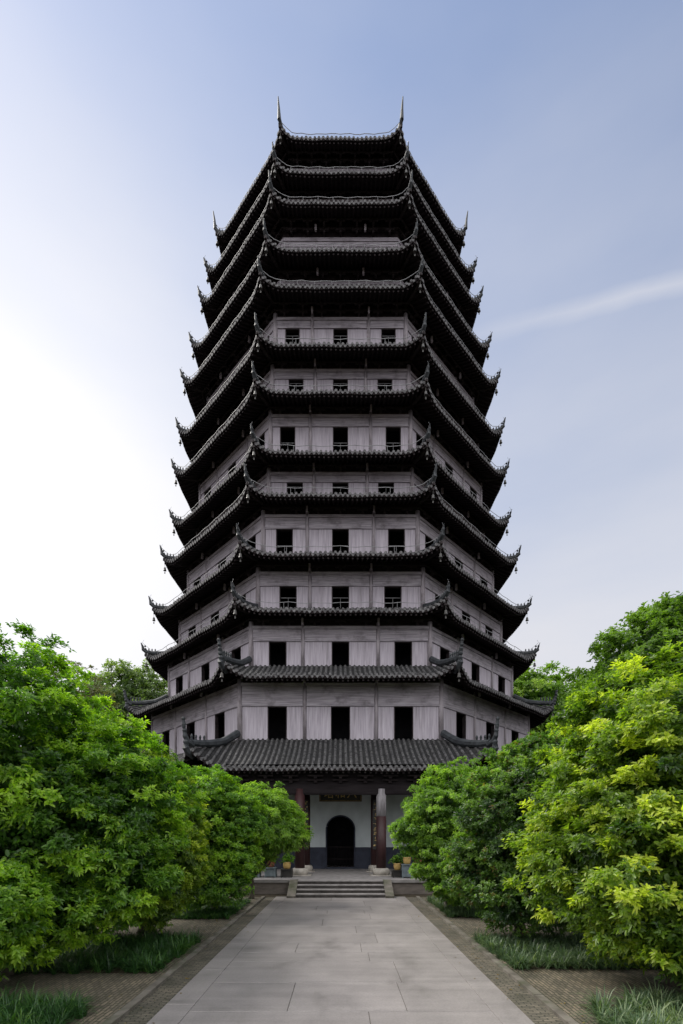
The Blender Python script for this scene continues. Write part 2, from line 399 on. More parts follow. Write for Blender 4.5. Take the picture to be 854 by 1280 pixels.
def make_eave(i):
    e = E[i]
    b = mb(); fine = VIS
    NU = 36; NV = 6
    for k in range(-3, 5):
        tf = face_tf(k)
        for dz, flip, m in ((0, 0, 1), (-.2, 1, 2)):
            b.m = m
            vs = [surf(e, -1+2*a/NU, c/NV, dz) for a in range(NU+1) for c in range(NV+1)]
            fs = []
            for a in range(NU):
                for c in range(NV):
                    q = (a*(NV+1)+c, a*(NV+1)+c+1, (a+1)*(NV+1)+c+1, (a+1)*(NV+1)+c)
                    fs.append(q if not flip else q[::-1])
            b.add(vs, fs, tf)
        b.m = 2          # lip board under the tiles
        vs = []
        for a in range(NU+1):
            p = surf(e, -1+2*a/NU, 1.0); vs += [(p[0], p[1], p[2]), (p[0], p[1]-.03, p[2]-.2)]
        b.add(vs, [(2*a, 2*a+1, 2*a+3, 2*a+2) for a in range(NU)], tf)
    sp = .29 if i > 2 else .28
    n = int(2*e['hl']/sp); sp = 2*e['hl']/n
    rc = .078; NS = 7 if i <= 2 else 4
    for k in fine:
        tf = face_tf(k)
        for j in range(n+1):
            x0 = -e['hl'] + j*sp
            x0 = max(min(x0, e['hl']-.03), -e['hl']+.03)
            vm = max(0.0, (abs(x0)-e['hw'])/(e['hl']-e['hw'])) if abs(x0) > e['hw'] else 0.0
            if vm > .985: vm = .985
            vs = []; rows = []
            jit = rnd.uniform(-.03, .03); zj_ = rnd.uniform(-.012, .012)
            for a in range(NS+1):
                v = vm+(1.0-vm)*a/NS
                hw = e['hw']+(e['hl']-e['hw'])*v
                p = surf(e, x0/hw, v)
                for t in range(5):
                    an = pi*t/4
                    vs.append((x0+jit*a/NS+rc*cos(an), p[1], p[2]+zj_+rc*1.05*sin(an)))
            b.m = 0
            b.add(vs, [(a*5+t, a*5+t+1, (a+1)*5+t+1, (a+1)*5+t) for a in range(NS) for t in range(4)], tf)
            p = surf(e, x0/e['hl'], 1.0)
            # round tile end
            b.m = 3
            p = (p[0]+jit*.6, p[1]+rnd.uniform(-.02, .02), p[2]+zj_)
            rd = .095*rnd.uniform(.85, 1.05)
            vs = [(p[0]+rd*cos(2*pi*t/8), p[1]+.012, p[2]+.02+rd*sin(2*pi*t/8)) for t in range(8)]
            vs += [(p[0]+rd*cos(2*pi*t/8), p[1]-.06, p[2]+.02+rd*sin(2*pi*t/8)) for t in range(8)]
            b.add(vs, [tuple(range(8))]+[(t, (t+1) % 8, 8+(t+1) % 8, 8+t) for t in range(8)], tf)
            # nail cap
            if i > 2:
                hcap = .36 if i == 13 else .12
                q = (p[0], p[1]-.22, p[2]+.1); b.m = 0
                vs = [(q[0]+.045*cos(2*pi*t/4), q[1]+.045*sin(2*pi*t/4), q[2]-.03) for t in range(4)]+[(q[0]+.03*cos(2*pi*t/4), q[1]+.03*sin(2*pi*t/4), q[2]+hcap*.8) for t in range(4)]+[(q[0], q[1], q[2]+hcap)]
                b.add(vs, [(t, (t+1) % 4, 4+(t+1) % 4, 4+t) for t in range(4)]+[(4+t, 4+(t+1) % 4, 8) for t in range(4)], tf)
            # drip tile between two rolls
            if j < n:
                b.m = 3
                xm = x0+sp/2; q = surf(e, xm/e['hl'], 1.0)
                w = sp*.36
                vs = [(xm-w, q[1]+.01, q[2]-.02), (xm+w, q[1]+.01, q[2]-.02), (xm+w*.75, q[1]+.015, q[2]-.12), (xm, q[1]+.02, q[2]-.2), (xm-w*.75, q[1]+.015, q[2]-.12)]
                vs += [(a, r-.03, z) for a, r, z in vs]
                b.add(vs, [(4, 3, 2, 1, 0), (0, 1, 6, 5), (1, 2, 7, 6), (2, 3, 8, 7), (3, 4, 9, 8), (4, 0, 5, 9)], tf)
    ev = b.build('eave', [M['tile'], M['tilebed'], M['dark'], M['tileend']], pag)
    # rafters with paler ends
    b = mb()
    for k in fine:
        tf = face_tf(k)
        for j in range(n+1):
            x0 = (-e['hl'] + (j+.5)*sp)*.985
            if abs(x0) > e['hl']*.985: continue
            vm = max(0.0, (abs(x0)-e['hw'])/(e['hl']-e['hw']))
            if vm > .9: continue
            pts = []
            for a in range(4):
                v = vm+(.965-vm)*a/3; hw = e['hw']+(e['hl']-e['hw'])*v
                p = surf(e, x0/hw, v, -.27); pts.append((x0, p[1], p[2]))
            vs = []
            for p in pts: vs += [(p[0]-.05, p[1], p[2]-.06), (p[0]+.05, p[1], p[2]-.06), (p[0]+.05, p[1], p[2]+.06), (p[0]-.05, p[1], p[2]+.06)]
            b.m = 0
            b.add(vs, [(a*4+t, a*4+(t+1) % 4, (a+1)*4+(t+1) % 4, (a+1)*4+t) for a in range(3) for t in range(4)], tf)
            b.m = 1; b.add(vs[-4:], [(0, 1, 2, 3)], tf)
    props(b.build('rafters', [M['dark'], M['darkgrey']], ev), kind='stuff')
    # corner ridges, corner beams, bells
    for k in (-3, -2, -1, 0, 1, 2):
        tf = corner_tf(k)
        cf = 1/cos(pi/8)
        def hip(v, dz):
            p = surf(e, 1.0, v, dz); return (0, (e['aw']+(e['at']-e['aw'])*v)*cf, p[2])
        tipr = e['s']/2/sin(pi/8); tz = hip(1, 0)[2]
        big = i <= 2
        b = mb()
        if big:
            rr = .2 if i == 1 else .17
            vv = [.05, .08, .2, .35, .5, .65, .8, .92]
            pts = [hip(v, .22 + (.25*(1-v/.35) if v < .35 else 0)) for v in vv]
            pts = [(0, p[1]-(.0), p[2]) for p in pts]
            b.tube(pts, [rr*1.05, rr, rr, rr, rr, rr*.95, rr*.85, rr*.7], 8, tf, 1.1)
            hh = 1.35 if i == 1 else 1.1
            r0 = hip(.9, 0)[1]; z0 = hip(.9, .1)[2]; R1 = hip(1, 0)[1]
            hp = [(0, r0, z0), (0, R1-.1, tz+.2), (0, R1+.08, tz+.5), (0, R1+.16, tz+.9), (0, R1+.2, tz+hh)]
            b.tube(hp, [.16, .15, .12, .09, .07], 8, tf)
            for q in range(6):
                f_ = q/5; zz = tz-.1+f_*(hh+.02); rr2 = .15-.05*f_
                xx, yy, _ = tf(0, R1-.02+.22*f_, 0)
                b.lathe([(.02, -rr2), (rr2*.8, -rr2*.6), (rr2, 0), (rr2*.8, rr2*.6), (.02, rr2)], (xx, yy, zz), 8)
            # guardian figures in a row along the hip and a dragon mouth under the tip
            for q in range(4):
                v = .7+.07*q; p = hip(v, .42); xx, yy, _ = tf(0, p[1], 0)
                b.lathe([(.07, -.12), (.05, .05), (.07, .12), (.05, .2), (.01, .25)], (xx, yy, p[2]), 6)
            b.tube([(0, R1-.5, tz-.55), (0, R1-.2, tz-.35), (0, R1+.05, tz-.1), (0, R1+.02, tz+.1)], [.1, .17, .17, .12], 7, tf)
        else:
            vv = [.02, .2, .4, .6, .8, .93]
            pts = [hip(v, .14) for v in vv]
            b.tube(pts, [.11, .11, .11, .11, .11, .12], 6, tf, 1.3)
            hh = 1.6 if i == 13 else (.86 + .08*((i*7) % 3-1))
            R0 = hip(.93, 0)
            R1 = hip(1, 0)[1]
            hp = [(0, R0[1], R0[2]+.1), (0, R1-.08, tz+.16), (0, tipr-.05, tz+.3), (0, tipr+.0, tz+.3+(hh-.3)*.5), (0, tipr+.1, tz+hh)]
            b.tube(hp, [.13, .14, .12, .075, .03], 6, tf, 1.1)
            for q in range(3):
                f_ = q/3; xx, yy, _ = tf(0, R1-.04+.08*f_, 0); zz = tz+.12+.22*q; rr2 = .13-.025*q
                b.lathe([(.02, -rr2), (rr2, 0), (.02, rr2)], (xx, yy, zz), 7)
            for q in range(3):
                p = hip(.72+.09*q, .3); xx, yy, _ = tf(0, p[1], 0)
                b.lathe([(.06, -.1), (.045, .03), (.06, .08), (.01, .17)], (xx, yy, p[2]), 5)
        b.build('corner_ridge', M['ridge'], ev)
        b = mb()
        pts = [hip(v, -.34) for v in (.05, .4, .75)]+[(0, hip(1, 0)[1]-.05, tz-.3)]
        b.tube(pts, [.13, .13, .13, .12], 4, tf, 1.3)
        b.tube([(0, hip(1, 0)[1]-.9, hip(.75, -.15)[2]), (0, hip(1, 0)[1]+.06, tz-.1)], [.11, .1], 4, tf)
        b.build('corner_beam', M['darkgrey'], ev)
        if k in (-2, -1, 0, 1) and i >= 2:
            b = mb(); xx, yy, _ = tf(0, hip(1, 0)[1]-.08, 0); zb = tz-.42
            b.tube([(xx, yy, zb+.02), (xx, yy, zb-.25)], .012, 4)
            b.lathe([(.03, 0), (.07, -.03), (.085, -.12), (.095, -.2), (.12, -.26), (.1, -.265)], (xx, yy, zb-.25), 10)
            b.tube([(xx, yy, zb-.45), (xx, yy, zb-.64)], .008, 4)
            b.box(xx-.04, xx+.04, yy-.006, yy+.006, zb-.74, zb-.62)
            b.build('wind_bell', M['bell'], ev)
    # lightning wire carried on thin stanchions over the tiles
    if i >= 3:
        b = mb()
        for k in fine:
            tf = face_tf(k); N = 24; pts = []
            for a in range(N+1):
                u = -1+2*a/N; p = surf(e, u*.985, .93); pts.append((p[0], p[1], p[2]+.42+.03*sin(a*1.9+i)))
            b.tube(pts, .017, 4, tf)
            for a in range(1, 9):
                u = -1+2*a/9; p = surf(e, u*.985, .93)
                b.tube([(p[0], p[1], p[2]+.05), (p[0], p[1], p[2]+.43)], .013, 4, tf)
        for k in (-3, -2, -1, 0, 1, 2):
            tf = corner_tf(k); R1 = hip(1, 0)[1]; p = surf(e, 1, .93)
            b.tube([(0, R1-.35, p[2]+.4), (0, R1-.05, tz+.6), (0, R1+.2, tz+.8), (0, R1+.1, tz+1.0)], .013, 4, tf)
        b.build('lightning_wire', M['metal'], ev)
    return ev
for i in range(1, 14): make_eave(i)

# storeys
def make_storey(i):
    e = E[i]; a = e['aw']; d = CY-a; hs = sw[i]/2
    z0 = e['zj']-.05
    if i in wtop: zt = zat(wtop[i], d)
    zt = max(zt, z0+.12)
    en = E[i+1]
    def soffit(r):
        v = min(max((r-en['aw'])/(en['al']-en['aw']), 0), 1); return surf(en, 0, v, -.24)[2]
    zu = soffit(a)          # underside of the next eave at the wall
    b = mb()
    wins = i in wint
    aw2 = en['aw']
    if wins:
        zw = zat(wint[i], d); zb = z0+.1; c_ = winc[i]/600*d; hw_ = winw[i]/600*d/2
        cen = (-c_, 0, c_)
    th = .16
    for k in range(-3, 5):
        tf = face_tf(k)
        if wins and k in (-1, 0, 1):
            xs = [-hs]
            for c in cen: xs += [c-hw_, c+hw_]
            xs.append(hs)
            b.m = 0
            for q in range(0, len(xs), 2): b.box(xs[q], xs[q+1], a-th, a, z0, zw, tf)
            b.box(-hs, hs, a-th, a, zw+.002, zt, tf)
        else:
            b.m = 0; b.box(-hs, hs, a-th, a, z0, zt, tf)
            if not wins:
                b.m = 3; b.box(-hs, hs, a+.003, a+.06, zt-.25, zt-.01, tf); b.box(-hs, hs, a+.003, a+.04, zt-.6, zt-.3, tf)
        # dark timber frieze above, and the gallery behind the openings
        b.m = 1
        hu = (a-.02)*T8
        b.box(-hu, hu, a-.14, a-.02, zt+.002, max(zu, zt+.1), tf)
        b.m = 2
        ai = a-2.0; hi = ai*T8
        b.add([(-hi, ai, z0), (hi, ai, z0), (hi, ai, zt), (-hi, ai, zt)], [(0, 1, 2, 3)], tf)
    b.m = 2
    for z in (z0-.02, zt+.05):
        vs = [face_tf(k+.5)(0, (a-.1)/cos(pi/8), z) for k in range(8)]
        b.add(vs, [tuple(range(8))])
    wall = b.build('wall', [M['plank'] if wins else M['beam'], M['dark'], M['void'], M['beam']], pag)
    # posts, lintel beams
    pc = [-1, 1] ; xi = {1: .355, 2: .42}.get(i, .37 if i % 2 else .43)*hs*1.0
    if wins:
        for k in (-1, 0, 1):
            tf = face_tf(k)
            for x in (-xi, xi):
                p = mb(); p.tube([(x, a+.01, z0), (x, a+.01, zt+.3)], .11, 10, tf); o = p.build('post', M['post'], wall, True)
            p = mb()
            p.box(-hs, -xi-.12, a+.003, a+.05, zw+.08, zt-.1, tf); p.box(-xi+.12, xi-.12, a+.003, a+.05, zw+.08, zt-.1, tf); p.box(xi+.12, hs, a+.003, a+.05, zw+.08, zt-.1, tf)
            p.box(-hs-.05, hs+.05, a-.015, a+.1, zt-.085, zt+.09, tf)
            p.box(-hs, hs, a+.004, a+.07, zw-.0, zw+.06, tf)
            p.build('lintel', M['beam'], wall)
            for c in cen:
                w = mb(); fr = .05
                w.box(c-hw_, c-hw_+fr, a-th-.05, a+.015, zb, zw-.003, tf); w.box(c+hw_-fr, c+hw_, a-th-.05, a+.015, zb, zw-.003, tf)
                w.box(c-hw_+fr+.001, c+hw_-fr-.001, a-th-.05, a+.013, zw-fr, zw-.003, tf)
                wo_ = w.build('window', M['darkgrey'], pag)
                if i >= 3:
                    r = mb(); zr = max(zb+.62, zat({3: 752, 4: 683, 5: 608, 6: 553, 7: 478.5, 8: 419}[i], d))
                    r.tube([(c-hw_+fr, a-.06, zr), (c+hw_-fr, a-.06, zr)], .016, 4, tf)
                    r.tube([(c, a-.06, zb), (c, a-.06, zr)], .013, 4, tf)
                    r.build('railing', M['metal'], wo_)
        for k in (-2, -1, 0, 1):
            tf = corner_tf(k); p = mb(); p.tube([(0, a/cos(pi/8)-.02, z0), (0, a/cos(pi/8)-.02, zt+.35)], .15, 12, tf)
            p.build('post', M['post'], wall, True)
    # brackets carrying the eave
    b = mb()
    lv = []
    zp = zt+.1
    for q in range(3):
        ro = a+.26+q*.27; cap = soffit(ro)-.1; h_ = min(.34, cap-zp)
        if h_ < .1: break
        lv.append((ro, zp, h_)); zp += h_*.98
    for k in VIS:
        tf = face_tf(k)
        n = 7
        for j in range(n):
            x = -hs+(j+.5)*2*hs/n
            b.m = 0
            for q, (ro, zq, st) in enumerate(lv):
                b.box(x-.07, x+.07, a-.02, ro, zq, zq+st*.45, tf)
                b.box(x-.33+.03*q, x+.33-.03*q, ro-.12, ro, zq+st*.5, zq+st*.78, tf)
                for xx in (-.29, 0, .29): b.box(x+xx-.05, x+xx+.05, ro-.13, ro+.01, zq+st*.79, zq+st*.97, tf)
        for ro, zq, st in lv:
            h = ro*T8; b.box(-h, h, ro-.1, ro-.02, zq+st*.86, zq+st*.99, tf)
        for x in (-xi, xi, 0 if i % 2 else xi*.001):
            b.m = 1; ro = a+.42
            if abs(x) > .1 and i <= 10: b.box(x-.06, x+.06, ro-.1, ro+.02, zt+.02, min(zt+.42, soffit(ro)-.02), tf)
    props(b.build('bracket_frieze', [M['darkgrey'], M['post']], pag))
for i in range(1, 13): make_storey(i)

# top roof cone and finial
e = E[13]; b = mb()
for k in range(-3, 5):
    tf = face_tf(k)
    r0, z0 = e['aw']+.05, e['zj']
    prev = (r0*T8, r0, z0)
    for q in range(1, 7):
        f_ = q/6; r = r0*(1-f_)+.35*f_; z = z0 + 3.6*(f_**1.15); c = (r*T8, r, z)
        b.add([(-prev[0], prev[1], prev[2]), (prev[0], prev[1], prev[2]), (c[0], c[1], c[2]), (-c[0], c[1], c[2])], [(0, 1, 2, 3)], tf); prev = c
b.build('roof', M['tile'], pag)
b = mb(); b.lathe([(.5, 0), (.6, .3), (.3, .6), (.55, .9), (.6, 1.2), (.25, 1.5), (.35, 1.8), (.1, 2.2), (.02, 3)], (CX, CY, E[13]['zj']+3.5), 12)
b.build('finial', M['bell'], pag)
# topmost storey under the 13th eave is closed by a timber ceiling
# ---- ground floor
PZ = .67
b = mb(); ap = 19.5
def octa(b, a, z): 
    return [face_tf(k+.5)(0, a/cos(pi/8), z) for k in range(8)]
b.m = 0
v0, v1 = octa(b, ap-.08, -.01), octa(b, ap-.08, PZ-.13)
b.add(v0+v1, [(k, (k+1) % 8, 8+(k+1) % 8, 8+k) for k in range(8)])
b.m = 1
v0, v1, v2 = octa(b, ap, PZ-.13), octa(b, ap, PZ), octa(b, ap-.6, PZ)
b.add(v0+v1, [(k, (k+1) % 8, 8+(k+1) % 8, 8+k) for k in range(8)]); b.add(v0, [tuple(range(8))[::-1]])
b.add(v1, [tuple(range(8))])
plinth_brick = brick_mat('plinth_brick', (.13, .10, .085), (.19, .15, .13), (.06, .055, .05), .24, .065, 0)
def pf(t, bs): pass
b.build('platform', [M['stone'] if False else m_noise('plinth_stone', (.085, .07, .062), (.16, .135, .12), (2, 2, 6), .85, .01), M['stone']], pag)
# steps
st = empty('stone_steps', (0, 21.9, 0), 'four worn grey stone steps between sloping cheek slabs at the end of the path', 'steps')
b = MB((0, 21.9, 0))
yf = CY-ap
for q in range(4):
    zt_ = PZ*(q+1)/4.0
    yy = yf-1.28+.32*q
    if q == 3: zt_ = PZ-.002
    b.m = 0; b.box(-1.97, 1.97, yy-.04, yf-.001, zt_-.045, zt_); b.m = 1; b.box(-1.97, 1.97, yy, yf-.001, zt_-PZ/4, zt_-.046)
b.build('tread', [M['stone'], M['riser']], st)
for sx in (-1, 1):
    b = MB((0, 21.9, 0)); x0, x1 = sorted((sx*1.98, sx*2.36))
    pr = [(yf-1.45, 0), (yf-1.45, .1), (yf-.15, PZ+.02), (yf+.05, PZ+.02), (yf+.05, 0)]
    b.add([(x0, y, z) for y, z in pr]+[(x1, y, z) for y, z in pr], [(0, 1, 2, 3, 4), (9, 8, 7, 6, 5)]+[(k, 5+k, 5+(k+1) % 5, (k+1) % 5) for k in range(5)])
    b.build('cheek_slab', M['kerb'], st)

# inner wall with arched doorway
ai = CY-29.6; si = ai*T8; zc = zat(984, 29.6)
dw = 17.2/600*29.6; zs = zat(1037, 29.6); zd = PZ+1.33
b = mb()
for k in range(-3, 5):
    tf = face_tf(k)
    if k != 0:
        b.m = 1; b.box(-si, si, ai-.3, ai+.02, PZ-.01, zd, tf); b.m = 0; b.box(-si, si, ai-.3, ai, zd+.002, zc, tf)
    else:
        for sx in (-1, 1):
            x0, x1 = sorted((sx*dw, sx*si)); b.m = 1; b.box(x0, x1, ai-.6, ai+.02, PZ-.01, zd, tf); b.m = 0
            b.box(x0, x1, ai-.6, ai, zd+.002, zs, tf)
        N = 16; b.m = 0
        arc = [(-dw*cos(pi*t/N), zs+dw*.98*sin(pi*t/N)) for t in range(N+1)]
        for t in range(N):
            (xa, za), (xb, zb_) = arc[t], arc[t+1]
            b.add([(xa, ai, za), (xb, ai, zb_), (xb, ai, zc), (xa, ai, zc)], [(0, 1, 2, 3)], tf)
            b.add([(xa, ai, za), (xb, ai, zb_), (xb, ai-.6, zb_), (xa, ai-.6, za)], [(0, 1, 2, 3)], tf)
        for sx in (-1, 1):
            x0, x1 = sorted((sx*dw, sx*si)); b.add([(x0, ai, zs), (x1, ai, zs), (x1, ai, zc), (x0, ai, zc)], [(0, 1, 2, 3)], tf)
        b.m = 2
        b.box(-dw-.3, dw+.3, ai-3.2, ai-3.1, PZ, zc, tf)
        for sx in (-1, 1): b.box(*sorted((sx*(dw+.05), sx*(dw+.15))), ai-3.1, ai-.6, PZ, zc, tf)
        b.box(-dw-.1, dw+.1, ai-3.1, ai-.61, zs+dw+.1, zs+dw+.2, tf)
b.build('ground_floor_wall', [M['white'], M['navy'], M['void']], pag)
# dark stone arch surround, threshold and a low barrier gate
b = mb(); N = 20
pts = [(-dw-.02, ai+.03, PZ)]+[(-(dw+.02)*cos(pi*t/N), ai+.03, zs+(dw+.02)*.98*sin(pi*t/N)) for t in range(N+1)]+[(dw+.02, ai+.03, PZ)]
b.tube(pts, .045, 6, face_tf(0))
b.box(-dw, dw, ai-.3, ai+.1, PZ, PZ+.1, face_tf(0))
b.build('door_surround', M['navy'], pag)
b = mb(); tf = face_tf(0)
b.box(-dw+.03, dw-.03, ai-.5, ai-.46, PZ+.55, PZ+.6, tf); b.box(-dw+.03, dw-.03, ai-.5, ai-.46, PZ+1.3, PZ+1.36, tf)
for q in range(9):
    x = -dw+.06+q*(2*dw-.12)/8; b.box(x-.015, x+.015, ai-.495, ai-.465, PZ+.1, PZ+1.3, tf)
b.build('door_gate', M['dark'], pag)
# steps climbing inside the doorway
# corridor ceiling and outer beams
b = mb()
b.m = 0
vs = octa(b, 17.7, 6.35); b.add(vs, [tuple(range(8))])
apil = CY-25.0; hp_ = apil*T8
zb0, zb1 = zat(993.5, 25.0), zat(975, 25.0)
for k in VIS:
    tf = face_tf(k)
    b.m = 0; b.box(-hp_, hp_, apil-.16, apil+.16, zb0, zb0+.55, tf)
    b.box(-hp_, hp_, apil-.12, apil+.12, zb0+.56, 6.2, tf)
    b.box(-hp_, hp_, apil+.161, apil+.19, zb0+.05, zb0+.48, tf)
    # row of brackets above the beam
    for j in range(11):
        x = -hp_+(j+.5)*2*hp_/11; b.m = 1
        for q in range(2):
            b.box(x-.08, x+.08, apil, apil+.3+.2*q, zb0+.6+.2*q, zb0+.7+.2*q, tf)
            b.box(x-.4, x+.4, apil+.18+.2*q, apil+.3+.2*q, zb0+.705+.2*q, zb0+.78+.2*q, tf)
b.build('outer_beam', [M['dusty'], M['dark']], pag)
b = mb(); a14 = ai+2.2
for k in VIS:
    tf = face_tf(k); h = a14*T8
    b.box(-h, h, a14-.12, a14+.12, zat(992, CY-a14), zat(992, CY-a14)+.5, tf)
    for j in range(14):
        x = -h+(j+.5)*2*h/14; b.box(x-.1, x+.1, ai, apil, 5.9, 6.1, tf)
b.build('inner_beam', M['dark'], pag)
# columns: outer ring
def column(x, r, k, rad, ztop, pale, name='column'):
    tf = face_tf(k); xx, yy, _ = tf(x, r, 0)
    c = MB(OFF); zsplit = zat(1020.5, CY-apil)
    c.m = 0; c.lathe([(rad, PZ+.3), (rad, zsplit if pale else ztop)], (xx, yy, 0), 20)
    if pale:
        c.m = 1; c.lathe([(rad*1.005, zsplit+.001), (rad*.98, ztop)], (xx, yy, 0), 20)
    o = c.build(name, [M['maroon'], M['pale']], pag, True)
    c = MB(OFF); s_ = rad/.24
    c.lathe([(.34*s_, PZ), (.40*s_, PZ+.08), (.42*s_, PZ+.2), (.38*s_, PZ+.33), (.3*s_, PZ+.38)], (xx, yy, 0), 24)
    c.box(xx-.55*s_, xx+.55*s_, yy-.5*s_, yy+.5*s_, PZ-.01, PZ+.035)
    c.build('column_base', M['palestone'], o, True)
for k in VIS:
    for x in (-2.12, 2.12): column(x, apil, k, .26, zb0+.3, k == 0 and x > 0 or k != 0)
for k in (-2, -1, 0, 1):
    tf = corner_tf(k); c = MB(OFF); xx, yy, _ = tf(0, apil/cos(pi/8), 0)
    c.lathe([(.28, PZ+.3), (.27, 4.95)], (xx, yy, 0), 20); o = c.build('column', M['maroon'], pag, True)
    c = MB(OFF); c.lathe([(.38, PZ), (.45, PZ+.1), (.46, PZ+.2), (.4, PZ+.34), (.3, PZ+.38)], (xx, yy, 0), 24); c.build('column_base', M['palestone'], o, True)
for x in (-1.93, 1.93): column(x, a14, 0, .2, 5.6, False)

# sign board over the doorway: three gilt characters read right to left
def text_mesh(s, size, depth, m, loc, parent, name, mirror=False):
    cu = bpy.data.curves.new('text', 'FONT'); cu.body = s; cu.size = size; cu.extrude = depth; cu.align_x = 'CENTER'; cu.align_y = 'CENTER'; cu.resolution_u = 3
    tmp = bpy.data.objects.new('text', cu); C.objects.link(tmp)
    dg = bpy.context.evaluated_depsgraph_get(); me = bpy.data.meshes.new_from_object(tmp.evaluated_get(dg))
    bpy.data.objects.remove(tmp); me.materials.clear(); me.materials.append(m)
    o = bpy.data.objects.new(name, me); o.location = loc; o.rotation_euler = (radians(90), 0, 0)
    return link(o, parent)
ys = 28.4; zsb = zat(1001, ys)
sb = empty('sign_board', (0, ys, zsb), 'black board with three gilt characters hung above the arched doorway', 'sign')
b = MB((0, ys, zsb)); b.box(-1.2, 1.2, ys, ys+.06, zsb, zsb+.95); b.build('board', M['black'], sb)
b = MB((0, ys, zsb))
for x0, x1, z0, z1 in ((-1.26, 1.26, zsb-.05, zsb+.04), (-1.26, 1.26, zsb+.92, zsb+1.0), (-1.26, -1.17, zsb+.041, zsb+.919), (1.17, 1.26, zsb+.041, zsb+.919)): b.box(x0, x1, ys-.04, ys-.002, z0, z1)
b.build('carved_frame', m_noise('dull_gilt_frame', (.05, .03, .015), (.22, .15, .06), (14, 14, 14), .5, .01, 3), sb)
for ch, x in (('塔', -.68), ('和', 0), ('六', .68)):
    text_mesh(ch, .62, .012, M['gold'], (x, -.014, .40), sb, 'character')
# couplet boards on the inner columns
for sx, lab in ((1, 'tall narrow black board of small gilt characters beside the right doorway column'), (-1, 'tall narrow black board behind the foliage left of the doorway')):
    yb = 27.1; cb_ = empty('couplet_board', (sx*1.98, yb, 2.0), lab, 'sign', 'boards flanking the doorway')
    b = MB((sx*1.98, yb, 2.0)); x = sx*1.98; b.box(x-.16, x+.16, yb, yb+.05, 1.95, 4.75); b.build('board', M['black'], cb_)
    g = MB((sx*1.98, yb, 2.0)); r2 = random.Random(3+sx)
    for q in range(9):
        zc_ = 4.55-q*.29
        for s_ in range(4):
            a_ = r2.uniform(-.09, .09); z_ = zc_+r2.uniform(-.09, .09)
            if r2.random() < .5: g.box(x+a_-.05, x+a_+.05, yb-.012, yb-.003, z_-.012, z_+.012)
            else: g.box(x+a_-.012, x+a_+.012, yb-.014, yb-.005, z_-.05, z_+.05)
    g.build('gilt_characters', M['gold'], cb_)

# ------------------------------------------------------------------ leaves
def orth(A, rng):
    R = rng.normal(size=A.shape); T = np.cross(A, R); T /= np.linalg.norm(T, axis=1)[:, None]+1e-9
    return T, np.cross(A, T)
def norm(A): return A/(np.linalg.norm(A, axis=1)[:, None]+1e-9)
def leaves(P, A, tint, n, L, Wd, rng, droop=.25, tilt=(.45, 1.4)):
    N = len(P); T, B = orth(A, rng); VV = []; TT = []
    for j in range(n):
        an = 2*pi*j/n + rng.uniform(-.4, .4, N); ti = rng.uniform(*tilt, N)
        d = A*np.cos(ti)[:, None] + (T*np.cos(an)[:, None]+B*np.sin(an)[:, None])*np.sin(ti)[:, None]
        l = L*rng.uniform(.5, 1.25, N)[:, None]; w = Wd*rng.uniform(.75, 1.15, N)[:, None]
        side = norm(np.cross(d, A)); nn = np.cross(side, d)
        base = P + d*l*.06 - A*rng.uniform(0, .9, N)[:, None]*L
        tip = base + d*l; tip[:, 2] -= (l[:, 0]*droop)
        p1 = base + d*l*.32 + nn*w*.16; p2 = base + d*l*.7 + nn*w*.10; p2[:, 2] -= l[:, 0]*droop*.45
        VV.append(np.stack([base, p1-side*w*.48, p2-side*w*.42, tip, p2+side*w*.42, p1+side*w*.48], 1))
        TT.append(np.repeat(np.clip(tint+rng.normal(0, .08, N), 0, 1)[:, None], 6, 1))
    V = np.concatenate(VV).reshape(-1, 3); TT = np.concatenate(TT).ravel(); k = np.arange(len(V)//6)[:, None]*6
    Q = np.concatenate([k+np.array([[0, 3, 2, 1]]), k+np.array([[0, 5, 4, 3]])])
    return V, Q, TT

